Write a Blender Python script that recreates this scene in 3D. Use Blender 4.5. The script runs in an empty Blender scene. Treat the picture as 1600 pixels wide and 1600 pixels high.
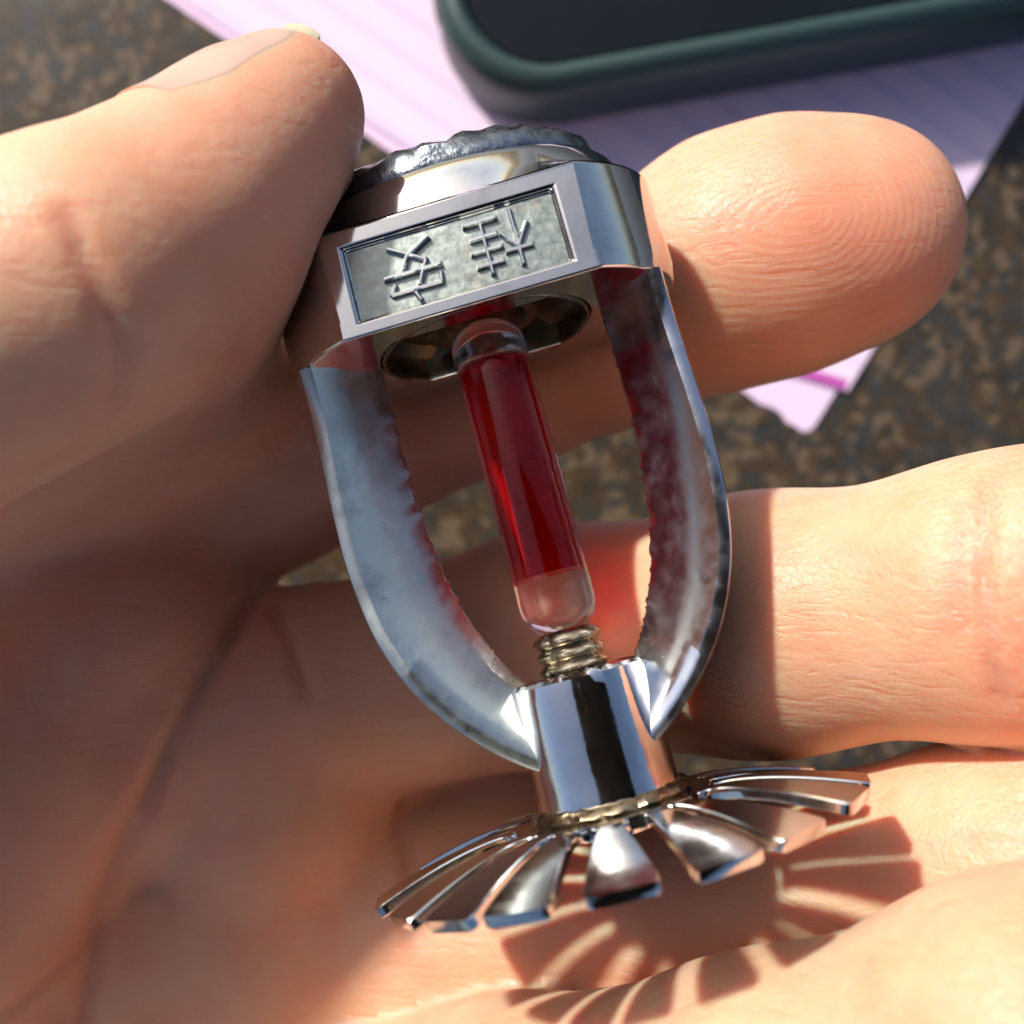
import bpy, bmesh, math, random
import numpy as np
import openvdb
from mathutils import Matrix, Vector

random.seed(7)
R = math.radians
C = bpy.context.scene.collection

# ------------------------------------------------------------------ camera, sky, sun, exposure
# millimetres are used below; the table top is z = 0, the sprinkler's axis lies 80 mm above it
HZ = 80.0
scn = bpy.context.scene
cam_d = bpy.data.cameras.new("camera")
cam = bpy.data.objects.new("camera", cam_d)
C.objects.link(cam)
cam.location = (0, 0, 0.154)
cam.rotation_euler = (0, 0, 0)
cam_d.sensor_width = 36
cam_d.lens = 36
cam_d.clip_start = 0.005
cam_d.clip_end = 50
cam_d.dof.use_dof = True
cam_d.dof.focus_distance = 0.072
cam_d.dof.aperture_fstop = 25
scn.camera = cam

SUN_FROM = Vector((-0.55, 0.66, 0.58)).normalized()
w = bpy.data.worlds.new("World")
scn.world = w
w.use_nodes = True
nt = w.node_tree
bg = nt.nodes["Background"]
sky = nt.nodes.new("ShaderNodeTexSky")
sky.sky_type = 'NISHITA'
sky.sun_disc = False
sky.air_density = 0.75
sky.dust_density = 2.4
sky.ozone_density = 0.6
sky.sun_elevation = math.asin(SUN_FROM.z)
sky.sun_rotation = math.atan2(SUN_FROM.x, SUN_FROM.y)
nt.links.new(sky.outputs[0], bg.inputs[0])
bg.inputs[1].default_value = 0.11
sl = bpy.data.lights.new("sun", 'SUN')
sl.energy = 4.6
sl.angle = R(3.0)
sl.color = (1.0, 0.945, 0.86)
so = bpy.data.objects.new("sun", sl)
C.objects.link(so)
so.rotation_euler = SUN_FROM.to_track_quat('Z', 'Y').to_euler()
so.location = SUN_FROM * 2
scn.view_settings.view_transform = 'Standard'
scn.view_settings.look = 'None'
scn.view_settings.exposure = 0.34
scn.view_settings.gamma = 1
scn.render.engine = 'CYCLES'
cy = scn.cycles
cy.max_bounces = 14
cy.diffuse_bounces = 4
cy.glossy_bounces = 6
cy.transmission_bounces = 12
cy.transparent_max_bounces = 8
cy.caustics_reflective = False
cy.caustics_refractive = True
cy.sample_clamp_indirect = 4
cy.use_adaptive_sampling = True
cy.adaptive_threshold = 0.03
cy.use_denoising = True
try:
    cy.denoiser = 'OPENIMAGEDENOISE'
except Exception:
    pass

# ------------------------------------------------------------------ helpers
def px(x, y, z):
    """photo pixel at height z (mm, sprinkler plane = 0) -> mm"""
    d = 74.0 - z
    return np.array([(x - 800) / 1600 * d, -(y - 800) / 1600 * d, z])

def tag(o, label=None, cat=None, group=None, kind=None):
    if label: o["label"] = label
    if cat: o["category"] = cat
    if group: o["group"] = group
    if kind: o["kind"] = kind
    return o

def empty(name, loc=(0, 0, 0), rot=None):
    o = bpy.data.objects.new(name, None)
    o.empty_display_size = 0.01
    C.objects.link(o)
    if rot is not None:
        o.matrix_world = Matrix.Translation(loc) @ rot.to_4x4()
    else:
        o.location = loc
    return o

def sharp(bm, ang):
    bm.normal_update()
    for f in bm.faces: f.smooth = True
    for e in bm.edges:
        if len(e.link_faces) == 2 and e.calc_face_angle(0) > R(ang):
            e.smooth = False

def obj(name, bm, mat, parent=None, ang=35, bevel=None, recalc=True):
    if recalc: bmesh.ops.recalc_face_normals(bm, faces=bm.faces)
    sharp(bm, ang)
    me = bpy.data.meshes.new(name)
    bm.to_mesh(me); bm.free()
    me.materials.append(mat)
    o = bpy.data.objects.new(name, me)
    C.objects.link(o)
    if parent: o.parent = parent
    if bevel:
        m = o.modifiers.new("bevel", 'BEVEL')
        m.width = bevel / 1000; m.segments = 3; m.limit_method = 'ANGLE'; m.angle_limit = R(32)
        m.harden_normals = True
    return o

def lathe(bm, prof, n=64, L=None, ang0=0.0, jit=None):
    """prof: list of (r, t); closes on the axis when r==0"""
    L = L or (lambda u, w, t: (u / 1000, -w / 1000, -t / 1000))
    rings = []
    for k, (r, t) in enumerate(prof):
        if r < 1e-6:
            rings.append([bm.verts.new(L(0, 0, t))])
        else:
            ring = []
            for i in range(n):
                a = ang0 + 2 * math.pi * i / n
                dr, dt = jit(k, i, a) if jit else (0, 0)
                ring.append(bm.verts.new(L((r + dr) * math.sin(a), (r + dr) * math.cos(a), t + dt)))
            rings.append(ring)
    for a, b in zip(rings[:-1], rings[1:]):
        if len(a) == 1 and len(b) == 1: continue
        for i in range(n):
            j = (i + 1) % n
            if len(a) == 1: bm.faces.new((a[0], b[i], b[j]))
            elif len(b) == 1: bm.faces.new((a[i], b[0], a[j]))
            else: bm.faces.new((a[i], b[i], b[j], a[j]))
    return rings

# ------------------------------------------------------------------ materials
class NT:
    def __init__(s, name):
        s.m = bpy.data.materials.new(name); s.m.use_nodes = True
        s.t = s.m.node_tree; s.b = s.t.nodes["Principled BSDF"]
    def n(s, typ, **kw):
        nd = s.t.nodes.new(typ)
        for k, v in kw.items():
            if k in nd.bl_rna.properties: setattr(nd, k, v)
            else: nd.inputs[k].default_value = v
        return nd
    def l(s, a, b): s.t.links.new(a, b)
    def ramp(s, fac, stops, interp='LINEAR'):
        r = s.n("ShaderNodeValToRGB"); e = r.color_ramp.elements
        r.color_ramp.interpolation = interp
        while len(e) < len(stops): e.new(0.5)
        for q, (p, c) in zip(e, stops):
            q.position = p; q.color = (c[0], c[1], c[2], 1) if len(c) == 3 else c
        s.l(fac, r.inputs[0]); return r
    def val(s, fac, stops):
        return s.ramp(fac, [(p, (v, v, v)) for p, v in stops]).outputs[0]
    def noise(s, vec, scale, detail=3, rough=0.5, dist=0):
        nd = s.n("ShaderNodeTexNoise", Scale=scale, Detail=detail, Roughness=rough, Distortion=dist)
        s.l(vec, nd.inputs["Vector"]); return nd
    def coord(s): return s.n("ShaderNodeTexCoord").outputs["Object"]
    def math(s, op, a, b=None):
        nd = s.n("ShaderNodeMath", operation=op)
        for i, v in enumerate((a, b)):
            if v is None: continue
            if isinstance(v, (int, float)): nd.inputs[i].default_value = v
            else: s.l(v, nd.inputs[i])
        return nd.outputs[0]
    def mix(s, fac, a, b, blend='MIX'):
        nd = s.n("ShaderNodeMix", data_type='RGBA', blend_type=blend)
        for i, v in ((0, fac), (6, a), (7, b)):
            if isinstance(v, (int, float)): nd.inputs[i].default_value = v
            elif isinstance(v, tuple): nd.inputs[i].default_value = (*v, 1)
            else: s.l(v, nd.inputs[i])
        return nd.outputs[2]
    def bump(s, h, dist, strength=1.0, normal=None):
        b = s.n("ShaderNodeBump", Strength=strength, Distance=dist)
        s.l(h, b.inputs["Height"])
        if normal is not None: s.l(normal, b.inputs["Normal"])
        return b.outputs[0]
    def attr(s, name):
        a = s.n("ShaderNodeAttribute"); a.attribute_name = name; return a.outputs["Fac"]

def metal(name, col, rough, var=0.0, bump=0.0, scale=900, stain=0.0, staincol=(0.10, 0.09, 0.075)):
    s = NT(name); co = s.coord()
    s.b.inputs["Metallic"].default_value = 1
    n1 = s.noise(co, scale, 4, 0.6)
    n2 = s.noise(co, scale * 0.22, 5, 0.65, 0.4)
    s.l(s.val(n1.outputs[0], [(0.3, max(0.02, rough - var)), (0.7, rough + var)]), s.b.inputs["Roughness"])
    if stain > 0:
        f = s.val(n2.outputs[0], [(0.55, 0), (0.72, stain)])
        s.l(s.mix(f, col, staincol), s.b.inputs["Base Color"])
    else:
        s.b.inputs["Base Color"].default_value = (*col, 1)
    if bump > 0:
        s.l(s.bump(n1.outputs[0], bump / 1000), s.b.inputs["Normal"])
    return s.m

M_chrome = metal("chrome", (0.66, 0.66, 0.64), 0.08, 0.035, 0.006, 700, 0.25)
M_boss = metal("boss_chrome", (0.76, 0.77, 0.78), 0.09, 0.05, 0.010, 900, 0.2)
M_satin = metal("satin_chrome", (0.62, 0.66, 0.62), 0.31, 0.06, 0.008, 1000, 0.4)
M_arm = metal("streaky_chrome", (0.80, 0.82, 0.86), 0.20, 0.08, 0.004, 700, 0.3, (0.30, 0.28, 0.36))
M_plate = metal("sandy_plate", (0.27, 0.31, 0.29), 0.30, 0.06, 0.012, 1800, 0.55, (0.26, 0.19, 0.15))
M_char = metal("raised_character", (0.80, 0.82, 0.81), 0.14, 0.05, 0.004, 1500)
M_rough = metal("rough_dark_cast", (0.22, 0.25, 0.28), 0.30, 0.15, 0.12, 1100, 0.9, (0.03, 0.035, 0.04))
M_brass = metal("tarnished_brass", (0.34, 0.27, 0.18), 0.28, 0.1, 0.02, 1200, 0.8, (0.10, 0.075, 0.04))
M_screw = metal("dull_nickel", (0.42, 0.36, 0.27), 0.25, 0.1, 0.005, 1500, 0.7)
M_inner = metal("dark_orifice", (0.20, 0.165, 0.10), 0.35, 0.1, 0.02, 900, 0.8, (0.03, 0.025, 0.02))
M_defl = metal("deflector_chrome", (0.66, 0.67, 0.66), 0.14, 0.06, 0.012, 800, 0.35)

def glass(name, col, ior, rough=0.0):
    s = NT(name)
    s.b.inputs["Base Color"].default_value = (*col, 1)
    s.b.inputs["Transmission Weight"].default_value = 1
    s.b.inputs["IOR"].default_value = ior
    s.b.inputs["Roughness"].default_value = rough
    return s.m
def clear(name, col, ior, share, through):
    """clear body: most of it refracts, a share lets light straight through, tinted"""
    s = NT(name)
    s.b.inputs["Base Color"].default_value = (*col, 1)
    s.b.inputs["Transmission Weight"].default_value = 1
    s.b.inputs["IOR"].default_value = ior
    s.b.inputs["Roughness"].default_value = 0.0
    tr = s.n("ShaderNodeBsdfTransparent", Color=(*through, 1))
    mx = s.n("ShaderNodeMixShader"); mx.inputs[0].default_value = share
    out = s.t.nodes["Material Output"]
    s.l(s.b.outputs[0], mx.inputs[1]); s.l(tr.outputs[0], mx.inputs[2]); s.l(mx.outputs[0], out.inputs[0])
    return s.m
M_glass = clear("bulb_glass", (0.97, 0.98, 0.97), 1.47, 0.22, (1, 1, 1))
M_liquid = clear("red_liquid", (0.90, 0.014, 0.024), 1.18, 0.5, (0.92, 0.02, 0.02))

# skin
def skin_material():
    s = NT("skin"); co = s.coord()
    big = s.noise(co, 90, 4, 0.55)
    mid = s.noise(co, 420, 4, 0.6)
    red = s.attr("redness")
    base = s.mix(s.val(big.outputs[0], [(0.3, 0), (0.7, 1)]), (0.69, 0.375, 0.235), (0.76, 0.48, 0.32))
    base = s.mix(s.val(mid.outputs[0], [(0.35, 0), (0.75, 0.35)]), base, (0.74, 0.50, 0.37))
    pat = s.noise(co, 170, 3, 0.5, 0.6)
    base = s.mix(s.val(pat.outputs[0], [(0.48, 0), (0.72, 0.38)]), base, (0.69, 0.30, 0.215))
    base = s.mix(red, base, (0.68, 0.27, 0.19))
    s.l(base, s.b.inputs["Base Color"])
    s.b.inputs["Subsurface Weight"].default_value = 1.0
    s.b.inputs["Subsurface Radius"].default_value = (1.0, 0.32, 0.18)
    s.b.inputs["Subsurface Scale"].default_value = 0.0028
    s.b.inputs["Subsurface Anisotropy"].default_value = 0.6
    s.b.inputs["Specular IOR Level"].default_value = 0.45
    s.l(s.val(mid.outputs[0], [(0.3, 0.40), (0.7, 0.52)]), s.b.inputs["Roughness"])
    # skin relief: fingerprint ridges, pores and fine lines
    ph = s.math('SINE', s.math('MULTIPLY', s.attr("ridge_phase"), 2 * math.pi))
    ridges = s.math('MULTIPLY', ph, s.attr("ridge_mask"))
    n1 = s.bump(ridges, 0.0000085)
    vo = s.n("ShaderNodeTexVoronoi", Scale=1500, feature='DISTANCE_TO_EDGE')
    dn = s.noise(co, 300, 2)
    vec = s.n("ShaderNodeVectorMath", operation='ADD')
    sc = s.n("ShaderNodeVectorMath", operation='SCALE'); sc.inputs["Scale"].default_value = 0.0016
    s.l(dn.outputs["Color"], sc.inputs[0]); s.l(co, vec.inputs[0]); s.l(sc.outputs[0], vec.inputs[1])
    s.l(vec.outputs[0], vo.inputs["Vector"])
    vh = s.val(vo.outputs["Distance"], [(0.0, 0.0), (0.12, 1.0)])
    n2 = s.bump(vh, 0.000014, 1, n1)
    n3 = s.bump(s.noise(co, 650, 5, 0.65).outputs[0], 0.00007, 1, n2)
    mp = s.n("ShaderNodeMapping"); s.l(co, mp.inputs[0])
    mp.inputs["Rotation"].default_value = (0.2, 0.5, R(-12)); mp.inputs["Scale"].default_value = (110, 1300, 700)
    ln = s.noise(mp.outputs[0], 1.0, 4, 0.6, 0.5)
    n3 = s.bump(s.val(ln.outputs[0], [(0.30, 0), (0.50, 1)]), 0.00005, 1, n3)
    n4 = s.bump(s.attr("wrinkle"), 0.00035, 1, n3)
    s.l(n4, s.b.inputs["Normal"])
    return s.m
M_skin = skin_material()

def nail_material():
    s = NT("fingernail")
    s.l(s.ramp(s.attr("free_edge"), [(0.0, (0.64, 0.37, 0.30)), (0.40, (0.68, 0.43, 0.35)), (0.52, (0.56, 0.50, 0.36))]).outputs[0], s.b.inputs["Base Color"])
    s.b.inputs["Roughness"].default_value = 0.28
    s.b.inputs["Subsurface Weight"].default_value = 0.6
    s.b.inputs["Subsurface Radius"].default_value = (1, 0.5, 0.35)
    s.b.inputs["Subsurface Scale"].default_value = 0.001
    return s.m
M_nail = nail_material()

def granite():
    s = NT("granite"); co = s.coord()
    d = s.noise(co, 120, 3)
    vec = s.n("ShaderNodeVectorMath", operation='ADD')
    sc = s.n("ShaderNodeVectorMath", operation='SCALE'); sc.inputs["Scale"].default_value = 0.006
    s.l(d.outputs["Color"], sc.inputs[0]); s.l(co, vec.inputs[0]); s.l(sc.outputs[0], vec.inputs[1])
    v = s.n("ShaderNodeTexVoronoi", Scale=620); s.l(vec.outputs[0], v.inputs["Vector"])
    n = s.noise(vec.outputs[0], 400, 6, 0.72)
    c1 = s.ramp(n.outputs[0], [(0.28, (0.012, 0.013, 0.012)), (0.42, (0.032, 0.028, 0.020)), (0.52, (0.050, 0.032, 0.017)), (0.62, (0.074, 0.047, 0.024)), (0.75, (0.13, 0.09, 0.055))]).outputs[0]
    g = s.n("ShaderNodeSeparateColor"); s.l(v.outputs["Color"], g.inputs[0])
    c2 = s.mix(s.val(g.outputs[0], [(0.55, 0), (0.62, 0.8)]), c1, (0.035, 0.036, 0.034))
    c3 = s.mix(s.val(g.outputs[1], [(0.80, 0), (0.84, 0.75)]), c2, (0.13, 0.09, 0.055))
    s.l(c3, s.b.inputs["Base Color"])
    s.b.inputs["Roughness"].default_value = 0.22
    s.l(s.bump(s.noise(co, 60, 3).outputs[0], 0.0002), s.b.inputs["Normal"])
    return s.m
M_granite = granite()

def paper(name, base, line, spacing=0.0052):
    s = NT(name); co = s.coord()
    sep = s.n("ShaderNodeSeparateXYZ"); s.l(co, sep.inputs[0])
    f = s.math('FRACT', s.math('DIVIDE', sep.outputs[1], spacing))
    m = s.val(f, [(0.0, 0), (0.30, 0), (0.36, 1), (0.60, 1), (0.66, 0), (1, 0)])
    fib = s.noise(co, 900, 4, 0.7)
    col = s.mix(s.math('MULTIPLY', m, 0.75), base, line)
    col = s.mix(s.val(fib.outputs[0], [(0.3, 0), (0.8, 0.12)]), col, (0.80, 0.72, 0.80))
    s.l(col, s.b.inputs["Base Color"])
    s.b.inputs["Roughness"].default_value = 0.85
    s.b.inputs["Specular IOR Level"].default_value = 0.2
    s.l(s.bump(fib.outputs[0], 0.00012), s.b.inputs["Normal"])
    return s.m
M_paper = paper("pink_paper", (0.76, 0.60, 0.76), (0.62, 0.52, 0.72))
M_paper2 = paper("lilac_paper", (0.76, 0.56, 0.76), (0.74, 0.55, 0.74))

def plain(name, col, rough, spec=0.5, bump=0.0, scale=1500, coat=0.0):
    s = NT(name); co = s.coord()
    n = s.noise(co, scale, 4, 0.6)
    s.l(s.mix(s.val(n.outputs[0], [(0.3, 0), (0.7, 1)]), tuple(c * 0.85 for c in col), tuple(c * 1.12 for c in col)), s.b.inputs["Base Color"])
    s.l(s.val(n.outputs[0], [(0.3, rough * 0.85), (0.7, rough * 1.15)]), s.b.inputs["Roughness"])
    s.b.inputs["Specular IOR Level"].default_value = spec
    s.b.inputs["Coat Weight"].default_value = coat
    if bump: s.l(s.bump(n.outputs[0], bump / 1000), s.b.inputs["Normal"])
    return s.m
M_case = plain("teal_black_case", (0.020, 0.048, 0.048), 0.42, 0.5, 0.02, 1800)
M_screen = plain("dark_screen_glass", (0.004, 0.006, 0.006), 0.06, 0.5, 0.0, 200, 0.3)
M_slot = plain("case_slot", (0.006, 0.008, 0.008), 0.6)
M_ink = plain("magenta_ink", (0.45, 0.06, 0.36), 0.7)

# ------------------------------------------------------------------ setting: the granite counter
bm = bmesh.new()
n = 2
S = 1.2
vs = [bm.verts.new((x, y, 0)) for x, y in ((-S, -S), (S, -S), (S, S), (-S, S))]
bm.faces.new(vs)
g = obj("countertop", bm, M_granite)
tag(g, "polished dark brown speckled granite counter under everything", kind="structure")

# ------------------------------------------------------------------ paper sheets
TD = 154.0
def tp(x, y, z=0.0):
    d = TD - z
    return ((x - 800) / 1600 * d, -(y - 800) / 1600 * d)

def sheet(name, poly, z0, thick, origin, ang, mat):
    """poly in mm on the table; local frame at origin turned by ang so that ruling runs along local x"""
    bm = bmesh.new()
    ca, sa = math.cos(-ang), math.sin(-ang)
    def loc(x, y, z):
        x -= origin[0]; y -= origin[1]
        return ((x * ca - y * sa) / 1000, (x * sa + y * ca) / 1000, z / 1000)
    top = [bm.verts.new(loc(x, y, thick)) for x, y in poly]
    bot = [bm.verts.new(loc(x, y, 0)) for x, y in poly]
    bm.faces.new(top); bm.faces.new(bot[::-1])
    for i in range(len(poly)):
        j = (i + 1) % len(poly)
        bm.faces.new((top[i], bot[i], bot[j], top[j]))
    o = obj(name, bm, mat)
    o.location = (origin[0] / 1000, origin[1] / 1000, z0 / 1000)
    o.rotation_euler = (0, 0, ang)
    return o

cor = np.array(tp(1262, 682)); e_l = np.array(tp(262, 0)) - cor; e_r = np.array(tp(1602, 130)) - cor
ang_l = math.atan2(e_l[1], e_l[0]) - math.pi
eln = e_l / np.linalg.norm(e_l); ern = e_r / np.linalg.norm(e_r)
def ragged(p, q, n, amp, nrm):
    out = []
    for i in range(n):
        f = i / (n - 1)
        a = amp * (1.0 if f > 0.72 else 0.10)
        out.append(tuple(p + (q - p) * f + nrm * random.uniform(-a, a)))
    return out
# lower sheet, whose corner peeps out below the upper one
c0 = cor + eln * 2.2; c1 = cor + ern * 2.2
arc = [tuple(c0 * (1 - f) ** 2 + cor * 2 * f * (1 - f) + c1 * f * f) for f in np.linspace(0, 1, 6)]
poly = ragged(cor + eln * 118, c0, 70, 0.7, ern) + arc[1:] + [tuple(cor + ern * 150), tuple(cor + ern * 150 + eln * 118)]
tag(sheet("paper_sheet", poly, 0.1, 0.15, tuple(cor), ang_l, M_paper2),
    "lower lilac sheet whose rounded corner peeps out past the ruled pink sheet", "paper")
# upper ruled sheet; its near corner is dog-eared back a little
q0 = np.array(tp(1322, 612)); q1 = np.array(tp(1205, 578))
inner_l = cor + eln * 13 + ern * 4.5
poly = ragged(cor + eln * 119 + ern * 1.2, np.array(tp(1120, 552)), 80, 0.9, ern) + [tuple(q1), tuple(q0), tuple(cor + ern * 148 - eln * 0.3), tuple(cor + ern * 148 + eln * 119)]
up = sheet("paper_sheet", poly, 0.55, 0.15, tuple(cor), ang_l, M_paper)
tag(up, "upper pink ruled sheet with a torn edge lying under the phone", "paper")
# magenta printed line along the near edge
bm = bmesh.new()
ca, sa = math.cos(-ang_l), math.sin(-ang_l)
def loc2(p, z):
    x, y = p[0] - cor[0], p[1] - cor[1]
    return ((x * ca - y * sa) / 1000, (x * sa + y * ca) / 1000, z / 1000)
dn = (q0 - q1) / np.linalg.norm(q0 - q1); nn = np.array((-dn[1], dn[0]))
a, b = q1 - dn * 6 + nn * 0.1, q0 - dn * 0.4 + nn * 0.1
vs = [bm.verts.new(loc2(p, 0.19)) for p in (a, b, b + nn * 1.5, a + nn * 1.5)]
bm.faces.new(vs)
obj("printed_line", bm, M_ink, up)

# ------------------------------------------------------------------ phone in its case
def rrect(w_, h_, r, n=14):
    pts = []
    for cx, cy, a0 in ((w_ - r, r, -90), (w_ - r, h_ - r, 0), (r, h_ - r, 90), (r, r, 180)):
        for i in range(n + 1):
            a = R(a0 + 90 * i / n)
            pts.append((cx + r * math.cos(a), cy + r * math.sin(a)))
    return pts
PW, PH, PR = 166, 82, 15.5
PA = R(10)
pc = np.array(tp(850, 44))                 # centre of the near corner's curve
ux = np.array((math.cos(PA), math.sin(PA))); uy = np.array((-ux[1], ux[0]))
po = pc - ux * PR - uy * PR
phone = empty("smartphone", (po[0] / 1000, po[1] / 1000, 0.0008))
phone.rotation_euler = (0, 0, PA)
tag(phone, "smartphone in a thick dark teal case lying on the pink paper", "phone")
bm = bmesh.new()
prof = [(-5.5, 0.0), (-1.6, 0.0), (-0.4, 0.6), (0, 2.0), (0, 10.2), (-0.35, 12.3), (-1.2, 13.6), (-2.4, 14.2), (-3.4, 13.9), (-4.0, 13.0), (-4.2, 12.2), (-4.4, 11.0)]
rings = []
for off, z in prof:
    pts = rrect(PW + 2 * off, PH + 2 * off, PR + off)
    rings.append([bm.verts.new(((x - off) / 1000, (y - off) / 1000, z / 1000)) for x, y in pts])
for ra, rb in zip(rings[:-1], rings[1:]):
    for i in range(len(ra)):
        j = (i + 1) % len(ra)
        bm.faces.new((ra[i], ra[j], rb[j], rb[i]))
bm.faces.new(rings[0][::-1])
case = obj("case", bm, M_case, phone, ang=60)
bm = bmesh.new()
pts = rrect(PW - 8.6, PH - 8.6, PR - 4.3)
t_ = [bm.verts.new(((x + 4.3) / 1000, (y + 4.3) / 1000, 0.0124)) for x, y in pts]
b_ = [bm.verts.new(((x + 4.3) / 1000, (y + 4.3) / 1000, 0.0020)) for x, y in pts]
bm.faces.new(t_); bm.faces.new(b_[::-1])
for i in range(len(pts)):
    j = (i + 1) % len(pts)
    bm.faces.new((t_[i], b_[i], b_[j], t_[j]))
obj("screen", bm, M_screen, phone, bevel=0.4)
bm = bmesh.new()      # long slot in the case's side
def box(bm, c, s):
    m = Matrix.Translation(Vector(c) / 1000) @ Matrix.Diagonal((s[0] / 1000, s[1] / 1000, s[2] / 1000, 1))
    bmesh.ops.create_cube(bm, size=1, matrix=m)
box(bm, (0.0, 19.5, 8.2), (0.6, 9, 2.8))
obj("side_slot", bm, M_slot, phone, bevel=0.2)

# ------------------------------------------------------------------ unseen phone at the camera, added to darken chrome reflections and block sky
cp = empty("added_camera_phone", (0.022, -0.048, 0.1565))
tag(cp, "added black smartphone, unseen above the hand, for dark reflections in the chrome and less sky light", "phone")
def slab(bm, w_, h_, r, z0, z1, cx=0, cy=0, n=8):
    pts = rrect(w_, h_, r, n); rs_ = []
    for ins, z in ((0.8, z0), (0, z0 + .8), (0, z1 - .8), (0.8, z1)):
        k = 1 - 2 * ins / w_
        rs_.append([bm.verts.new(((cx + (x - w_ / 2) * k) / 1000, (cy + (y - h_ / 2) * k) / 1000, z / 1000)) for x, y in pts])
    for ra, rb in zip(rs_[:-1], rs_[1:]):
        for i in range(len(ra)):
            j = (i + 1) % len(ra); bm.faces.new((ra[i], ra[j], rb[j], rb[i]))
    bm.faces.new(rs_[0][::-1]); bm.faces.new(rs_[-1])
bm = bmesh.new(); slab(bm, 78, 158, 11, 0.2, 9)
obj("phone_body", bm, M_slot, cp, ang=60)
bm = bmesh.new(); slab(bm, 11, 11, 5.4, -1.2, 0.19, -22, 48)
obj("lens_ring", bm, M_screen, cp, ang=60)

# ------------------------------------------------------------------ the sprinkler head
bc = px(760.3, 529.8, 0); bc[2] = -1.3
TILT, LEAN, YAW = R(8.92), R(14.9), R(3.65)
dv = Vector((math.sin(LEAN) * math.cos(TILT), -math.cos(LEAN) * math.cos(TILT), math.sin(TILT)))
uv = Vector((math.cos(LEAN), math.sin(LEAN), 0))
zv = -dv; yv = zv.cross(uv)
uv = uv * math.cos(YAW) - yv * math.sin(YAW); yv = zv.cross(uv)
ROT = Matrix((uv, yv, zv)).transposed()
SP = empty("sprinkler_head", (bc[0] / 1000, bc[1] / 1000, (bc[2] + HZ) / 1000), ROT)
tag(SP, "chrome pendent fire sprinkler head with a red glass bulb, held in the hand", "sprinkler")
def L(u, w_, t): return (u / 1000, -w_ / 1000, -t / 1000)
def wl(u, w_, t):                              # sprinkler coordinates -> mm in the hand's frame
    v = ROT @ Vector((u, -w_, -t)); return np.array((v.x + bc[0], v.y + bc[1], v.z + bc[2]))

# base: a round body with two wrench flats, the near one carrying a recessed nameplate
RB, FW = 14.5, 8.25
BT, BB = -7.7, 0.0
fu = 8.95
a0 = math.atan2(12.95, 6.06)
bm = bmesh.new()
f0 = math.asin(fu / RB); RW = FW / math.cos(f0)
def outline(scale=1.0, narc=22):
    pts = []
    for side in (0, math.pi):
        for i in range(narc + 1):
            a = side + f0 + (math.pi - 2 * f0) * i / narc
            pts.append((RB * math.sin(a), RW * math.cos(a)))
    return pts
ol = outline()
top = [bm.verts.new(L(u, w_, BT)) for u, w_ in ol]
def shrink(u, w_):
    k = 1 - 0.02 * min(1, (FW - abs(w_)) / 3); return (u * k, w_ * k)
bot = [bm.verts.new(L(*shrink(u, w_), BB)) for u, w_ in ol]
mid = [bm.verts.new(L(u, w_, BB - 1.3)) for u, w_ in ol]
N = len(ol)
for i in range(N - 1):
    bm.faces.new((top[i], mid[i], mid[i + 1], top[i + 1]))
    bm.faces.new((mid[i], bot[i], bot[i + 1], mid[i + 1]))
# near flat with the recess
pu0, pu1, pt0, pt1, dep = -7.5, 7.2, -6.3, -1.0, 0.5
def q(u, t, w_): return bm.verts.new(L(u, w_, t))
o4 = [top[N - 1], top[0], bot[0], bot[N - 1]]   # (-fu,top) (fu,top) (fu,bot) (-fu,bot)
i4 = [q(pu0, pt0, FW), q(pu1, pt0, FW), q(pu1, pt1, FW), q(pu0, pt1, FW)]
d4 = [q(pu0 + .12, pt0 + .12, FW - dep), q(pu1 - .12, pt0 + .12, FW - dep), q(pu1 - .12, pt1 - .12, FW - dep), q(pu0 + .12, pt1 - .12, FW - dep)]
for k in range(4):
    j = (k + 1) % 4
    f4 = (o4[k], o4[j], i4[j], i4[k])
    if k == 1: f4 = (o4[1], mid[0], o4[2], i4[2], i4[1])
    if k == 3: f4 = (o4[3], mid[N - 1], o4[0], i4[0], i4[3])
    bm.faces.new(f4)
    bm.faces.new((i4[k], i4[j], d4[j], d4[k]))
bm.faces.new(d4)
bm.faces.new(top)
# underside: ring, then the orifice
hole, deep = [], []
for u, w_ in ol:
    a = math.atan2(u, w_)
    hole.append(bm.verts.new(L(7.9 * math.sin(a), 7.9 * math.cos(a), BB)))
    deep.append(bm.verts.new(L(7.7 * math.sin(a), 7.7 * math.cos(a), BB - 3.4)))
for i in range(N):
    j = (i + 1) % N
    bm.faces.new((bot[i], hole[i], hole[j], bot[j]))
    bm.faces.new((hole[i], deep[i], deep[j], hole[j]))
bm.faces.new(deep)
base = obj("base", bm, M_chrome, SP, ang=25, bevel=0.35)

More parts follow.
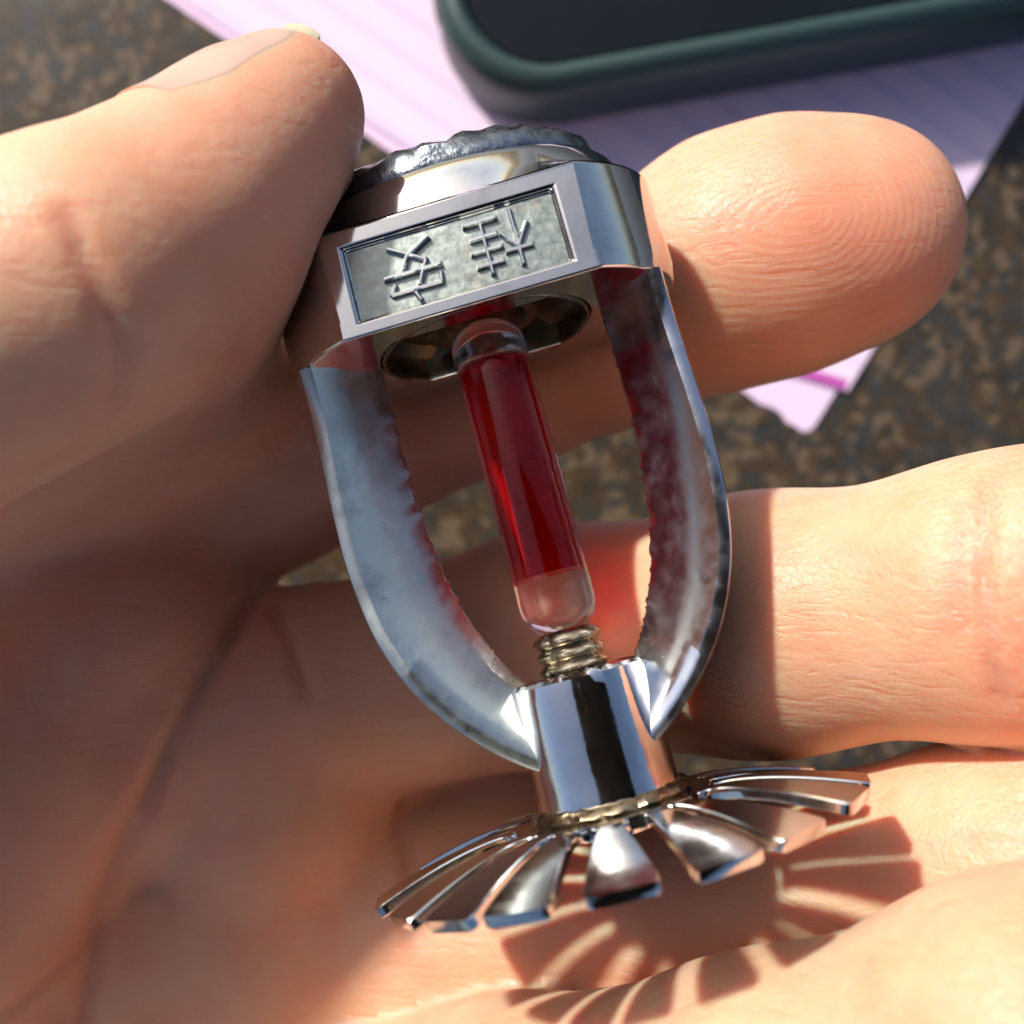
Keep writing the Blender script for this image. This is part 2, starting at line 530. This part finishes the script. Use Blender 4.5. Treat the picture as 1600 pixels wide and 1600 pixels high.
# nameplate floor and the raised characters (upside down as the head is held)
bm = bmesh.new()
gx, gt = 40, 16
grid = [[bm.verts.new(L(pu0 + .14 + (pu1 - pu0 - .28) * i / gx, FW - dep + 0.06 + random.uniform(-.012, .012), pt0 + .14 + (pt1 - pt0 - .28) * j / gt)) for i in range(gx + 1)] for j in range(gt + 1)]
for j in range(gt):
    for i in range(gx):
        bm.faces.new((grid[j][i], grid[j][i + 1], grid[j + 1][i + 1], grid[j + 1][i]))
plate = obj("nameplate", bm, M_plate, SP, ang=60)
GUI = [((-.52, .20), (-.06, .20)), ((-.29, .50), (-.29, -.50)), ((-.29, .16), (-.52, -.20)), ((-.27, .16), (-.06, -.12)),
       ((.02, .34), (.48, .34)), ((-.02, .08), (.52, .08)), ((.25, .52), (.25, .08)),
       ((.02, -.16), (.48, -.16)), ((-.04, -.44), (.54, -.44)), ((.25, .06), (.25, -.44))]
AN = [((-.02, .54), (.04, .40)), ((-.44, .34), (.44, .34)), ((-.44, .34), (-.46, .18)), ((.44, .34), (.36, .18)),
      ((-.06, .28), (-.27, -.12)), ((-.27, -.12), (.32, -.48)), ((.22, .06), (.04, -.26)), ((.04, -.26), (-.40, -.50)), ((-.50, .03), (.50, .03))]
def strokes(ch, uc, tc, size, wid):
    bm = bmesh.new()
    for k, (p, q_) in enumerate(ch):
        p = np.array(p) * size; q_ = np.array(q_) * size
        d_ = q_ - p; ln = np.linalg.norm(d_); d_ /= ln; nrm = np.array((-d_[1], d_[0]))
        w0 = FW - dep + 0.0; hi = 0.42 + 0.013 * k
        sec = [(-wid * .62, 0), (-wid * .5, hi * .7), (-wid * .2, hi), (wid * .2, hi), (wid * .5, hi * .7), (wid * .62, 0)]
        ra, rb = [], []
        for s_, h in sec:
            for ring, e, ext in ((ra, p, -1), (rb, q_, 1)):
                pt = e + nrm * s_ + d_ * ext * wid * 0.3 * (1.15 - h / hi)
                ring.append(bm.verts.new(L(uc - pt[0], w0 + h, tc + pt[1])))
        for i in range(5):
            bm.faces.new((ra[i], ra[i + 1], rb[i + 1], rb[i]))
        bm.faces.new(ra); bm.faces.new(rb[::-1])
    return bm
obj("character", strokes(AN, -3.2, -3.55, 3.9, 0.31), M_char, plate, ang=40)
obj("character", strokes(GUI, 2.9, -3.75, 3.9, 0.31), M_char, plate, ang=40)

# chamfered collar and the rough sawn-off top
bm = bmesh.new()
KW = 0.61
def ell(u, w_, a_, b_):
    a = math.atan2(u / RB, w_ / RW); return (a_ * math.sin(a), b_ * math.cos(a))
dense = []
for (ua, wa), (ub, wb) in zip(ol, ol[1:] + ol[:1]):
    m_ = 24 if abs(ub - ua) > 10 else 1
    dense += [(ua + (ub - ua) * i / m_, wa + (wb - wa) * i / m_) for i in range(m_)]
secs = [[(u * .992, w_ * .992, BT - .01) for u, w_ in dense], [(*ell(u, w_, 13.0, 8.0), BT - 1.3) for u, w_ in dense], [(*ell(u, w_, 12.4, 7.6), BT - 2.5) for u, w_ in dense], [(*ell(u, w_, 11.9, 7.3), BT - 3.0) for u, w_ in dense], [(*ell(u, w_, 9.6, 6.2), BT - 3.05) for u, w_ in dense]]
vr = [[bm.verts.new(L(*p)) for p in sc_] for sc_ in secs]
for ra, rb in zip(vr[:-1], vr[1:]):
    for i in range(len(ra)):
        j = (i + 1) % len(ra); bm.faces.new((ra[i], ra[j], rb[j], rb[i]))
obj("collar", bm, M_chrome, SP, ang=28)
rj = np.random.RandomState(3)
jr = rj.uniform(-1, 1, (12, 110)); jr = (jr + np.roll(jr, 1, 1) * .8 + np.roll(jr, 2, 1) * .5) / 1.6
def jit(k, i, a):
    if k in (0, 7): return (0, 0)
    amp = (0, .12, .22, .26, .26, .18, .1, 0)[min(k, 7)]
    return (jr[k][i] * amp, jr[(k + 4) % 12][i] * amp * 1.3)
bm = bmesh.new()
lathe(bm, [(10.9, BT - 2.6), (11.4, BT - 3.1), (11.4, BT - 3.7), (11.1, BT - 4.5), (10.4, BT - 5.2), (9.5, BT - 5.5), (8.4, BT - 5.4), (8.0, BT - 1.8)], 110, L=lambda u, w_, t: L(u, w_ * KW, t), jit=jit)
obj("sawn_rim", bm, M_rough, SP, ang=50)

# seat disc in the orifice
bm = bmesh.new()
lathe(bm, [(0, -2.2), (3.0, -2.2), (3.4, -1.4), (4.2, -1.3), (4.6, -2.4), (6.6, -2.6), (7.2, -1.7), (7.6, -1.6)], 64)
obj("valve_seat", bm, M_inner, SP, ang=30)
bm = bmesh.new()
lathe(bm, [(7.85, -0.15), (7.8, 0.04), (7.6, 0.04), (7.5, -0.3), (7.6, -1.8)], 80)
obj("orifice_rim", bm, M_brass, SP, ang=40)

# frame arms
def cr(pts, m):
    pts = np.array(pts, float); n_ = len(pts); out = []
    P = np.vstack([2 * pts[0] - pts[1], pts, 2 * pts[-1] - pts[-2]])
    for s_ in np.linspace(0, n_ - 1, m):
        i = min(int(s_), n_ - 2); f = s_ - i
        a, b, c, d = P[i], P[i + 1], P[i + 2], P[i + 3]
        out.append(0.5 * ((2 * b) + (-a + c) * f + (2 * a - 5 * b + 4 * c - d) * f * f + (-a + 3 * b - 3 * c + d) * f ** 3))
    return np.array(out)
OUT = cr([(13.0, 0.0), (13.1, 5), (13.2, 10), (13.1, 14.5), (12.4, 19), (11.1, 22.6), (9.3, 25.6), (7.0, 28.2), (4.7, 30.1), (2.6, 31.4)], 120)
INN = cr([(8.7, 0.0), (8.75, 4.2), (8.7, 8.5), (8.4, 12.3), (7.95, 15.8), (7.2, 18.8), (6.2, 21.4), (5.1, 23.5), (3.9, 25.3), (2.6, 26.9)], 120)
def arm(sgn, seed):
    rs = np.random.RandomState(seed)
    j1 = rs.uniform(0, 1, 121); j1 = (j1 ** 2) * 0.22
    bm = bmesh.new(); rings = []
    for k in range(120):
        o_, i_ = OUT[k], INN[k] - ((0.55, 0) if sgn < 0 else (0, 0))
        f = k / 119
        a = 4.6 * (1 - max(0, f - 0.55) / 0.45 * 0.42)
        if k < 12: a += (1 - k / 12) ** 2 * 0.8
        dirn = (i_ - o_) / np.linalg.norm(i_ - o_)
        tk = 1.0
        s1 = o_ + dirn * tk
        th = np.linalg.norm(i_ - s1)
        fl = 0.10 + j1[k] * (0.4 if k < 10 else 1)
        sec = [(o_ + dirn * 0.55, a), (o_ + dirn * 0.15, a - 0.12), (o_, a - 0.5), (o_ - dirn * 0.12, 0), (o_, -a + .5), (o_ + dirn * 0.4, -a),
               (s1, -a + .05), (s1 + dirn * th * 0.5, -a * 0.52), (i_, -.28), (i_ + dirn * fl, 0.0 + .05), (i_ + dirn * fl * .9, 0.14), (i_, .34),
               (s1 + dirn * th * 0.75, a * 0.27), (s1 + dirn * th * 0.5, a * 0.53), (s1 + dirn * th * 0.25, a * 0.78), (s1, a - .05)]
        rings.append([bm.verts.new(L(sgn * p[0], w_, p[1])) for p, w_ in sec])
    for ra, rb in zip(rings[:-1], rings[1:]):
        for i in range(len(ra)):
            j = (i + 1) % len(ra)
            bm.faces.new((ra[i], ra[j], rb[j], rb[i]))
    bm.faces.new(rings[0]); bm.faces.new(rings[-1][::-1])
    return bm
obj("frame_arm", arm(1, 5), M_arm, SP, ang=32)
obj("frame_arm", arm(-1, 9), M_satin, SP, ang=32)

# boss, its set screw and the solder ring
bm = bmesh.new()
lathe(bm, [(2.35, 25.6), (2.5, 24.9), (3.4, 24.75), (4.6, 24.85), (4.82, 25.1), (4.88, 26), (4.88, 29), (4.88, 31), (4.88, 32.2), (4.95, 32.9), (4.95, 33.4), (3, 33.2)], 72,
      jit=lambda k, i, a: ((math.sin(i * 2.3) + math.sin(i * 5.1)) * .04, (math.sin(i * 1.7) + math.sin(i * 3.9)) * .07) if k in (1, 2, 3) else (0, 0))
obj("boss", bm, M_boss, SP, ang=30)
bm = bmesh.new()
pr = [(1.5, 21.7), (2.1, 21.9)]
for k in range(3):
    t = 22.1 + k * 1.0
    pr += [(2.35, t), (2.5, t + .25), (2.35, t + .5), (1.95, t + .75)]
pr += [(2.3, 25.4), (2.3, 27)]
lathe(bm, pr, 48)
obj("set_screw", bm, M_screw, SP, ang=50)
bm = bmesh.new()
lathe(bm, [(4.6, 33.2), (5.0, 33.25), (5.4, 33.5), (5.6, 33.85), (5.4, 34.08), (3, 34.08)], 72,
      jit=lambda k, i, a: ((math.sin(i * 1.3) + math.sin(i * 2.9)) * .09, (math.sin(i * 2.1)) * .05) if k in (1, 2, 3) else (0, 0))
obj("washer", bm, M_brass, SP, ang=40)

# glass bulb with its red liquid
def capsule(r, t0, t1, e0, e1, m=10):
    p = [(0, t0)]
    for i in range(1, m + 1):
        a = math.pi / 2 * i / m
        p.append((r * math.sin(a), t0 + e0 * (1 - math.cos(a))))
    for i in range(m):
        a = math.pi / 2 * (1 - i / m)
        p.append((r * math.sin(a), t1 - e1 * (1 - math.cos(a))))
    p.append((0, t1)); return p
bm = bmesh.new(); lathe(bm, capsule(2.75, -1.6, 22.35, 2.2, 2.6), 64)
bulb = obj("glass_bulb", bm, M_glass, SP, ang=80)
bm = bmesh.new(); lathe(bm, [(0, 2.6), (1.2, 2.5), (2.0, 2.25), (2.36, 1.9), (2.38, 2.2), (2.38, 17.6), (2.34, 17.75), (1.2, 17.7), (0, 17.7)], 64)
liq = obj("red_liquid", bm, M_liquid, bulb, ang=50)

# deflector: hub and eighteen drooping tines
def droop(r):
    return 0.0 if r < 7.7 else 2.0 * ((r - 7.7) / 8.8) ** 1.6
DT, TH = 34.1, 0.8
bm = bmesh.new()
lathe(bm, [(2.5, DT), (6.3, DT), (6.85, DT + .02), (6.85, DT + TH), (3.2, DT + TH + .01), (3.0, DT + TH + .9), (0, DT + TH + 1.3)], 96)
dfl = obj("deflector", bm, M_defl, SP, ang=35)
def tine(seed):
    rs = np.random.RandomState(seed)
    bm = bmesh.new(); rings = []
    rr = [x * 0.942 for x in (7.1, 7.3, 7.5, 7.75, 8.1, 8.6, 9.4, 10.4, 11.5, 12.6, 13.7, 14.8, 15.8, 16.7, 17.2, 17.45, 17.55)]
    for k, r in enumerate(rr):
        sl_ = 0.0 if r < 6.9 else (1.0 if r > 7.9 else math.sqrt(max(0, 1 - ((7.9 - r) / 1.0) ** 2)))
        hw = r * math.sin(R(10.0)) - sl_ * 0.66
        hw -= 0.02
        if r > 16.1: hw -= (0.06, 0.2, 0.45)[min(2, max(0, k - 14))]
        t = DT + droop(r) + 0.005
        tilt = math.atan2(droop(r + .1) - droop(r), .1)
        nx, nt_ = -math.sin(tilt), math.cos(tilt)
        ring = []
        e = .10
        for s_, h in ((-1, e), (-1 + e / max(hw, .3) * .8, 0), (1 - e / max(hw, .3) * .8, 0), (1, e), (1, TH - e), (1 - .08, TH), (-1 + .08, TH), (-1, TH - e)):
            ring.append(bm.verts.new(L(s_ * hw, r + nx * h, t + nt_ * h)))
        rings.append(ring)
    for ra, rb in zip(rings[:-1], rings[1:]):
        for i in range(8):
            j = (i + 1) % 8
            bm.faces.new((ra[i], ra[j], rb[j], rb[i]))
    bm.faces.new(rings[0]); bm.faces.new(rings[-1][::-1])
    return bm
t0_ = obj("tine", tine(1), M_defl, dfl, ang=35)
for k in range(18):
    o = t0_ if k == 0 else t0_.copy()
    if k: C.objects.link(o); o.parent = dfl
    # local axes: u = X, w = -Y, t = -Z ; turn about Z, with a hair of irregularity
    o.rotation_euler = (random.uniform(-.012, .012), random.uniform(-.012, .012), R(20 * k + 1.0) + random.uniform(-.012, .012))

# ------------------------------------------------------------------ the hand, one continuous surface
def smin(a, b, k):
    h = np.clip(0.5 + 0.5 * (b - a) / k, 0, 1)
    return b + (a - b) * h - k * h * (1 - h)
def smax(a, b, k): return -smin(-a, -b, k)
def seg(P, a, b):
    a = np.asarray(a, np.float32); b = np.asarray(b, np.float32)
    ab = b[:3] - a[:3]; ap = P - a[:3]
    h = np.clip(ap @ ab / (ab @ ab), 0, 1)
    q_ = ap - h[:, None] * ab
    return np.sqrt(np.einsum('ij,ij->i', q_, q_)) - (a[3] + (b[3] - a[3]) * h)
def chain(P, pts, k):
    d = seg(P, pts[0], pts[1])
    for a, b in zip(pts[1:-1], pts[2:]):
        d = smin(d, seg(P, a, b), k)
    return d
def ball(P, c): return np.sqrt(((P - np.asarray(c[:3], np.float32)) ** 2).sum(1)) - c[3]
def polyline_dist(P, pts):
    d = None
    for a, b in zip(pts[:-1], pts[1:]):
        s_ = seg(P, (*a[:3], 0), (*b[:3], 0)); d = s_ if d is None else np.minimum(d, s_)
    return d

def pr_(x, y, z, r): return (*px(x, y, z), r)
INDEX = [(-50, -9, -23, 11.5), pr_(420, 728, -22, 9.4), pr_(585, 648, -20.5, 9.2), pr_(775, 575, -19, 9.2), pr_(955, 500, -18.2, 9.4), pr_(1150, 408, -14, 10.4), pr_(1240, 384, -12.5, 10.2), pr_(1322, 368, -11.5, 9.3)]
MIDDLE = [(-48, -27, -22, 11.5), (-30, -20, -19, 9.6), (-18, -17.2, -19.5, 9.6), (4.5, -11.8, -18.3, 9.9), (20, -9, -8.5, 9.8), (34.5, -5.9, 2.5, 9.3), (46, -2, 10, 9), (57, 1, 12, 8.0)]
RING = [(-36, -44, -22, 11.5), (-9, -38.5, -20, 9.9), (12, -35.0, -14, 9.8), (36, -26.0, 1.0, 9.2), (46, -20, 9, 8.8), (56, -15, 12, 7.7)]
PINKY = [(-24, -58, -17, 11), (0, -47.0, -2, 9.5), (16, -37.8, 10.5, 8.9), (29, -29.4, 17.5, 8.4), (41, -23, 20, 7.2)]
THUMB = [(-98, -42, -6, 15), (-60, -6, 16, 11.6), pr_(0, 505, 12, 9.05), pr_(140, 443, 11, 8.8), pr_(298, 336, 8, 7.5), pr_(393, 240, 5.5, 6.3), pr_(449, 178, 3.5, 5.3)]
THUMB_PAD = pr_(285, 470, 0.3, 7.3)
WEB2 = [(-12, -27, -25, 6), (2.5, -25, -25.5, 4.6)]
WEB = [[(-58, -2, 6, 10), (-40, 6, -12, 9)], [(-44, 8, 6, 8), (-27, 8.5, -13, 7.5)], [(-36, 12, 6, 7), (-22, 13, -12, 6)]]
THENAR = [(-92, -62, -14, 19), pr_(-170, 1650, -17, 16.6), pr_(-110, 1420, -17, 16.2), pr_(60, 1180, -18, 13.7), pr_(190, 985, -18, 11.2), pr_(215, 800, -20, 9.5)]
PAD = [pr_(400, 1062, -20.5, 7.2), pr_(455, 1237, -21, 10.7), pr_(452, 1650, -21, 11.7)]
METAS = [[(-100, -56, -24, 13), (-50, -9, -24, 11)], [(-101, -62, -25, 14), (-48, -27, -24, 11.5)],
         [(-99, -70, -25, 14), (-36, -43, -23, 11.5)], [(-96, -78, -23, 14), (-24, -58, -18, 11.5)]]
HYPO = [(-90, -84, -14, 15), (-46, -70, -15, 14), (-28, -60, -13, 11)]
ARM = [(-100, -64, -20, 24), (-127, -86, -20, 26), (-195, -140, -18, 36)]
CREASES = []
def base_sdf(P):
    # the sprinkler's base in hand coordinates, for the flattened contact of thumb and finger
    RT = np.array(ROT, np.float32)
    q_ = (P - bc.astype(np.float32)) @ RT
    return np.maximum(np.maximum(np.hypot(q_[:, 0], q_[:, 1] * RB / RW) - RB, np.abs(q_[:, 1]) - FW), np.maximum(q_[:, 2] - 10.5, -q_[:, 2]))

def sdf(P):
    P = np.asarray(P, np.float32)
    palm = chain(P, METAS[0], 3)
    for m in METAS[1:]: palm = smin(palm, seg(P, *m), 6)
    palm = smin(palm, chain(P, HYPO, 5), 6)
    palm = smin(palm, chain(P, ARM, 14), 16)
    palm = smin(palm, chain(P, PAD, 5), 3.5)
    then = chain(P, THENAR, 3)
    th = chain(P, THUMB, 2)
    th = smin(th, ball(P, THUMB_PAD), 6)
    for w_ in WEB: then = smin(then, seg(P, *w_), 6)
    then = smin(then, th, 5)
    palm = smin(palm, then, 4.5)
    d = palm
    ix = chain(P, INDEX, 2)
    for f in (ix, chain(P, MIDDLE, 4), chain(P, RING, 4), chain(P, PINKY, 4)):
        d = np.minimum(d, smin(palm, f, 2.5))
    # web between thumb and index, already part of the thenar chain
    d = smin(d, seg(P, *WEB2), 4)
    for pts, r in CREASES:
        d = smax(d, -(polyline_dist(P, pts) - r), 1.0)
    d = smax(d, -(base_sdf(P) - 0.05), 0.8)
    return d

def onto(pts):
    """the places on the skin that lie under these photo pixels"""
    out = []
    o_ = np.array((0, 0, 74.0))
    for x, y in pts:
        r_ = unit(px(x, y, 0) - o_); t = 40.0
        for _ in range(60): t += float(sdf((o_ + r_ * t)[None])[0]) * 0.8
        out.append(o_ + r_ * t)
    return out
def unit(v): v = np.asarray(v, float); return v / np.linalg.norm(v)
CREASE_LIFE = onto([(398, 925), (350, 1015), (280, 1140), (215, 1280), (175, 1365), (150, 1470), (128, 1596)])
CR2 = onto([(428, 945), (450, 1000), (478, 1085)])
CR3 = onto([(150, 1470), (80, 1530), (5, 1590)])
CREASES += [(CREASE_LIFE, 0.75),  (onto([(632, 1255), (641, 1330), (644, 1430), (650, 1596)]), 0.6), (CR2, 0.4), (CR3, 0.35),
            (onto([(102, 335), (135, 410), (172, 490), (190, 560), (186, 625)]), 0.22),
            (onto([(1548, 735), (1532, 850), (1545, 1000), (1566, 1100)]), 0.3), (onto([(1500, 790), (1490, 880), (1500, 990)]), 0.12)]
VOX = 0.6
lo = np.array((-215.0, -165.0, -52.0)); hi = np.array((72.0, 45.0, 34.0))
dims = np.ceil((hi - lo) / VOX).astype(int)
BL = 12
dims = ((dims + BL - 1) // BL) * BL
nb = dims // BL
cx = [lo[k] + VOX * (np.arange(nb[k]) * BL + (BL - 1) / 2) for k in range(3)]
CG = np.stack(np.meshgrid(*cx, indexing='ij'), -1).reshape(-1, 3)
cd = sdf(CG)
half = VOX * BL * 0.87 + 4.0
vol = np.where(cd > 0, 3.0, -3.0).astype(np.float32).reshape(nb)
vol = np.repeat(np.repeat(np.repeat(vol, BL, 0), BL, 1), BL, 2)
act = np.nonzero(np.abs(cd) < half)[0]
off = np.stack(np.meshgrid(*(np.arange(BL),) * 3, indexing='ij'), -1).reshape(-1, 3)
for s0 in range(0, len(act), 200):
    ids = act[s0:s0 + 200]
    bi = np.stack(np.unravel_index(ids, nb), -1) * BL
    idx = (bi[:, None, :] + off[None]).reshape(-1, 3)
    v = np.clip(sdf(lo + VOX * idx), -3, 3)
    vol[idx[:, 0], idx[:, 1], idx[:, 2]] = v
grid = openvdb.FloatGrid(3.0)
grid.copyFromArray(vol)
pts, quads = grid.convertToQuads(0.0)
V = pts.astype(np.float64) * VOX + lo
# refine vertices onto the surface and take smooth normals from the field
def grad(P, e=0.35):
    P = np.asarray(P, np.float32); g_ = np.zeros_like(P)
    for k in range(3):
        dd = np.zeros(3, np.float32); dd[k] = e
        g_[:, k] = sdf(P + dd) - sdf(P - dd)
    return g_ / np.maximum(np.linalg.norm(g_, axis=1, keepdims=True), 1e-6)
me = bpy.data.meshes.new("hand")
me.vertices.add(len(V)); me.vertices.foreach_set("co", ((V + (0, 0, HZ)) / 1000).astype(np.float32).ravel())
q4 = np.ascontiguousarray(quads).astype(np.int32)
me.loops.add(q4.size); me.polygons.add(len(q4))
me.loops.foreach_set("vertex_index", q4.ravel())
me.polygons.foreach_set("loop_start", np.arange(0, q4.size, 4, dtype=np.int32))
me.polygons.foreach_set("use_smooth", np.ones(len(q4), bool))
me.update(); me.validate()
me.materials.append(M_skin)
hand = bpy.data.objects.new("hand", me)
C.objects.link(hand)
tag(hand, "bare left hand, palm up, pinching the sprinkler between thumb and index finger", "hand")

buf = np.zeros(len(V) * 3, np.float32); me.vertices.foreach_get("normal", buf); Vn = buf.reshape(-1, 3)

# fingerprint ridges, wrinkles, redness as plain per-vertex fields
phase = np.zeros(len(V)); mask = np.zeros(len(V)); wr = np.zeros(len(V)); red = np.zeros(len(V))
def prints(a, b, pad_dir, ctr, sp, length):
    """loops of ridges round ctr on the pad of the finger running a->b"""
    ax = unit(np.array(b[:3]) - np.array(a[:3])); pn = unit(np.array(pad_dir) - ax * np.dot(pad_dir, ax)); sd = np.cross(ax, pn)
    rel = V - np.array(ctr)
    s_ = rel @ ax; c_ = rel @ sd; h = rel @ pn
    near = np.exp(-(np.clip(np.sqrt(s_ ** 2 + c_ ** 2) - length, 0, 99) / 2.0) ** 2) * np.clip((Vn @ pn + 0.15) * 3, 0, 1) * (np.abs(h) < 11)
    ph = np.sqrt((s_ * np.where(s_ > 0, 0.85, 0.45)) ** 2 + c_ ** 2 + 0.4) / sp
    sel = near > mask
    phase[sel] = ph[sel]; mask[sel] = near[sel]
prints(INDEX[5], INDEX[7], (0, 0.15, 1), (22.5, 22, -4), 0.52, 11)
prints(THUMB[4], THUMB[6], (0.75, -0.5, 0.4), (-11.5, 17.5, 1), 0.48, 5.5)
for f in (MIDDLE, RING):
    prints(f[-2], f[-1], (-.2, 0, 1), np.array(f[-1][:3]) + (-3, 0, 6), 0.6, 10)
def cross_lines(a, b, s0, s1, amp, seed, wl_=1.1):
    ax = unit(np.array(b[:3]) - np.array(a[:3])); rel = V - np.array(a[:3])
    s_ = rel @ ax; dist = np.linalg.norm(rel - s_[:, None] * ax, axis=1)
    rs = np.random.RandomState(seed)
    ok = (dist < 14) * np.clip((s_ - s0) / 1.5, 0, 1) * np.clip((s1 - s_) / 1.5, 0, 1)
    y = np.zeros(len(V))
    for k in range(5):
        f_ = rs.uniform(.6, 1.5) / wl_; y += np.sin(2 * math.pi * f_ * (s_ + .04 * rs.randn() * dist + .12 * np.sin(rel[:, 1] * .7 + rs.uniform(0, 6))) + rs.uniform(0, 6))
    return ok * amp * -np.abs(y / 2.5)
wr += cross_lines(MIDDLE[5], MIDDLE[6], -8, 6, .10, 2)
wr += cross_lines(RING[3], RING[4], -2, 7, .1, 6)
for f, s_ in ((INDEX, .45), (MIDDLE, .3), (RING, .3), (PINKY, .3), (THUMB, .35)):
    red += s_ * np.exp(-(np.clip(np.linalg.norm(V - np.array(f[-1][:3]), axis=1) - 9, 0, 99) / 9) ** 2)
for pts_, r_ in CREASES:
    red += 0.32 * np.exp(-(polyline_dist(V.astype(np.float32), pts_) / (0.7 + r_)) ** 2)
red += 0.3 * np.exp(-(np.linalg.norm(V - np.array((35, -5, 12)), axis=1) / 7) ** 2)
red = np.clip(red, 0, 0.6)
for nm, arr in (("ridge_phase", phase), ("ridge_mask", mask), ("wrinkle", wr), ("redness", red)):
    at = me.attributes.new(nm, 'FLOAT', 'POINT'); at.data.foreach_set("value", arr.astype(np.float32))

# fingernails: thin curved plates bedded on the backs of the finger tips
def nail(a, tip, back, s0, s1, free, spread, lift=0.12):
    a = np.array(a[:3]); tr = tip[3]; tp_ = np.array(tip[:3])
    ax = unit(tp_ - a); nv = unit(np.array(back, float) - ax * np.dot(back, ax)); sd = np.cross(ax, nv)
    ns, na = 18, 15
    rows, att = [], []
    O, D, LT, SV, GV = [], [], [], [], []
    for i in range(ns):
        f = i / (ns - 1); s_ = s0 + (s1 + free - s0) * f
        sw = spread * (0.72 + 0.28 * min(1, f * 3.5))
        for j in range(na):
            g_ = -1 + 2 * j / (na - 1); th = R(sw) * g_
            O.append(tp_ + ax * min(s_, s1)); D.append(nv * math.cos(th) + sd * math.sin(th))
    O = np.array(O); D = np.array(D); X = np.full(len(O), 15.0)
    for _ in range(30): X -= sdf(O + D * X[:, None]) * 0.8
    for i in range(ns):
        f = i / (ns - 1); s_ = s0 + (s1 + free - s0) * f; row = []
        for j in range(na):
            g_ = -1 + 2 * j / (na - 1); n_ = i * na + j
            p = O[n_] + D[n_] * (X[n_] + lift - 0.25 * (abs(g_) ** 6)) + ax * max(0, s_ - s1)
            p = p - ax * 0.02 * (s1 + free - s0) * (g_ * g_) * max(0, f - .5) * 2
            row.append(p)
        rows.append(row); att.append(f)
    bm = bmesh.new(); lay = bm.verts.layers.float.new("free_edge")
    tv, bv = [], []
    for row, f in zip(rows, att):
        a_, b_2 = [], []
        for p in row:
            v = bm.verts.new(((p[0]) / 1000, p[1] / 1000, (p[2] + HZ) / 1000)); v[lay] = f * (s1 + free - s0) / (s1 - s0) * .5; a_.append(v)
        for j, p in enumerate(row):
            dr = unit(np.array(p) - (tp_ + ax * np.dot(np.array(p) - tp_, ax)))
            p2 = p - dr * 0.38
            v = bm.verts.new((p2[0] / 1000, p2[1] / 1000, (p2[2] + HZ) / 1000)); v[lay] = f * (s1 + free - s0) / (s1 - s0) * .5; b_2.append(v)
        tv.append(a_); bv.append(b_2)
    for i in range(ns - 1):
        for j in range(na - 1):
            bm.faces.new((tv[i][j], tv[i][j + 1], tv[i + 1][j + 1], tv[i + 1][j]))
            bm.faces.new((bv[i][j], bv[i + 1][j], bv[i + 1][j + 1], bv[i][j + 1]))
    for i in range(ns - 1):
        for j in (0, na - 1):
            bm.faces.new((tv[i][j], tv[i + 1][j], bv[i + 1][j], bv[i][j]))
    for j in range(na - 1):
        for i in (0, ns - 1):
            bm.faces.new((tv[i][j], tv[i][j + 1], bv[i][j + 1], bv[i][j]))
    return obj("fingernail", bm, M_nail, hand, ang=50)
nail(THUMB[5], THUMB[6], (-0.66, 0.60, 0.42), -8.5, 3.6, 0.8, 60)
nail(INDEX[5], INDEX[7], (0.25, 0.25, -1), -5.0, 5.6, 2.0, 62)
nail(MIDDLE[6], MIDDLE[7], (0.3, 0.1, -1), -4.5, 5.2, 1.5, 60)
nail(RING[4], RING[5], (0.3, 0.1, -1), -4.5, 5.0, 1.5, 60)
nail(PINKY[3], PINKY[4], (0.2, 0.0, -1), -4.5, 4.6, 1.5, 58)
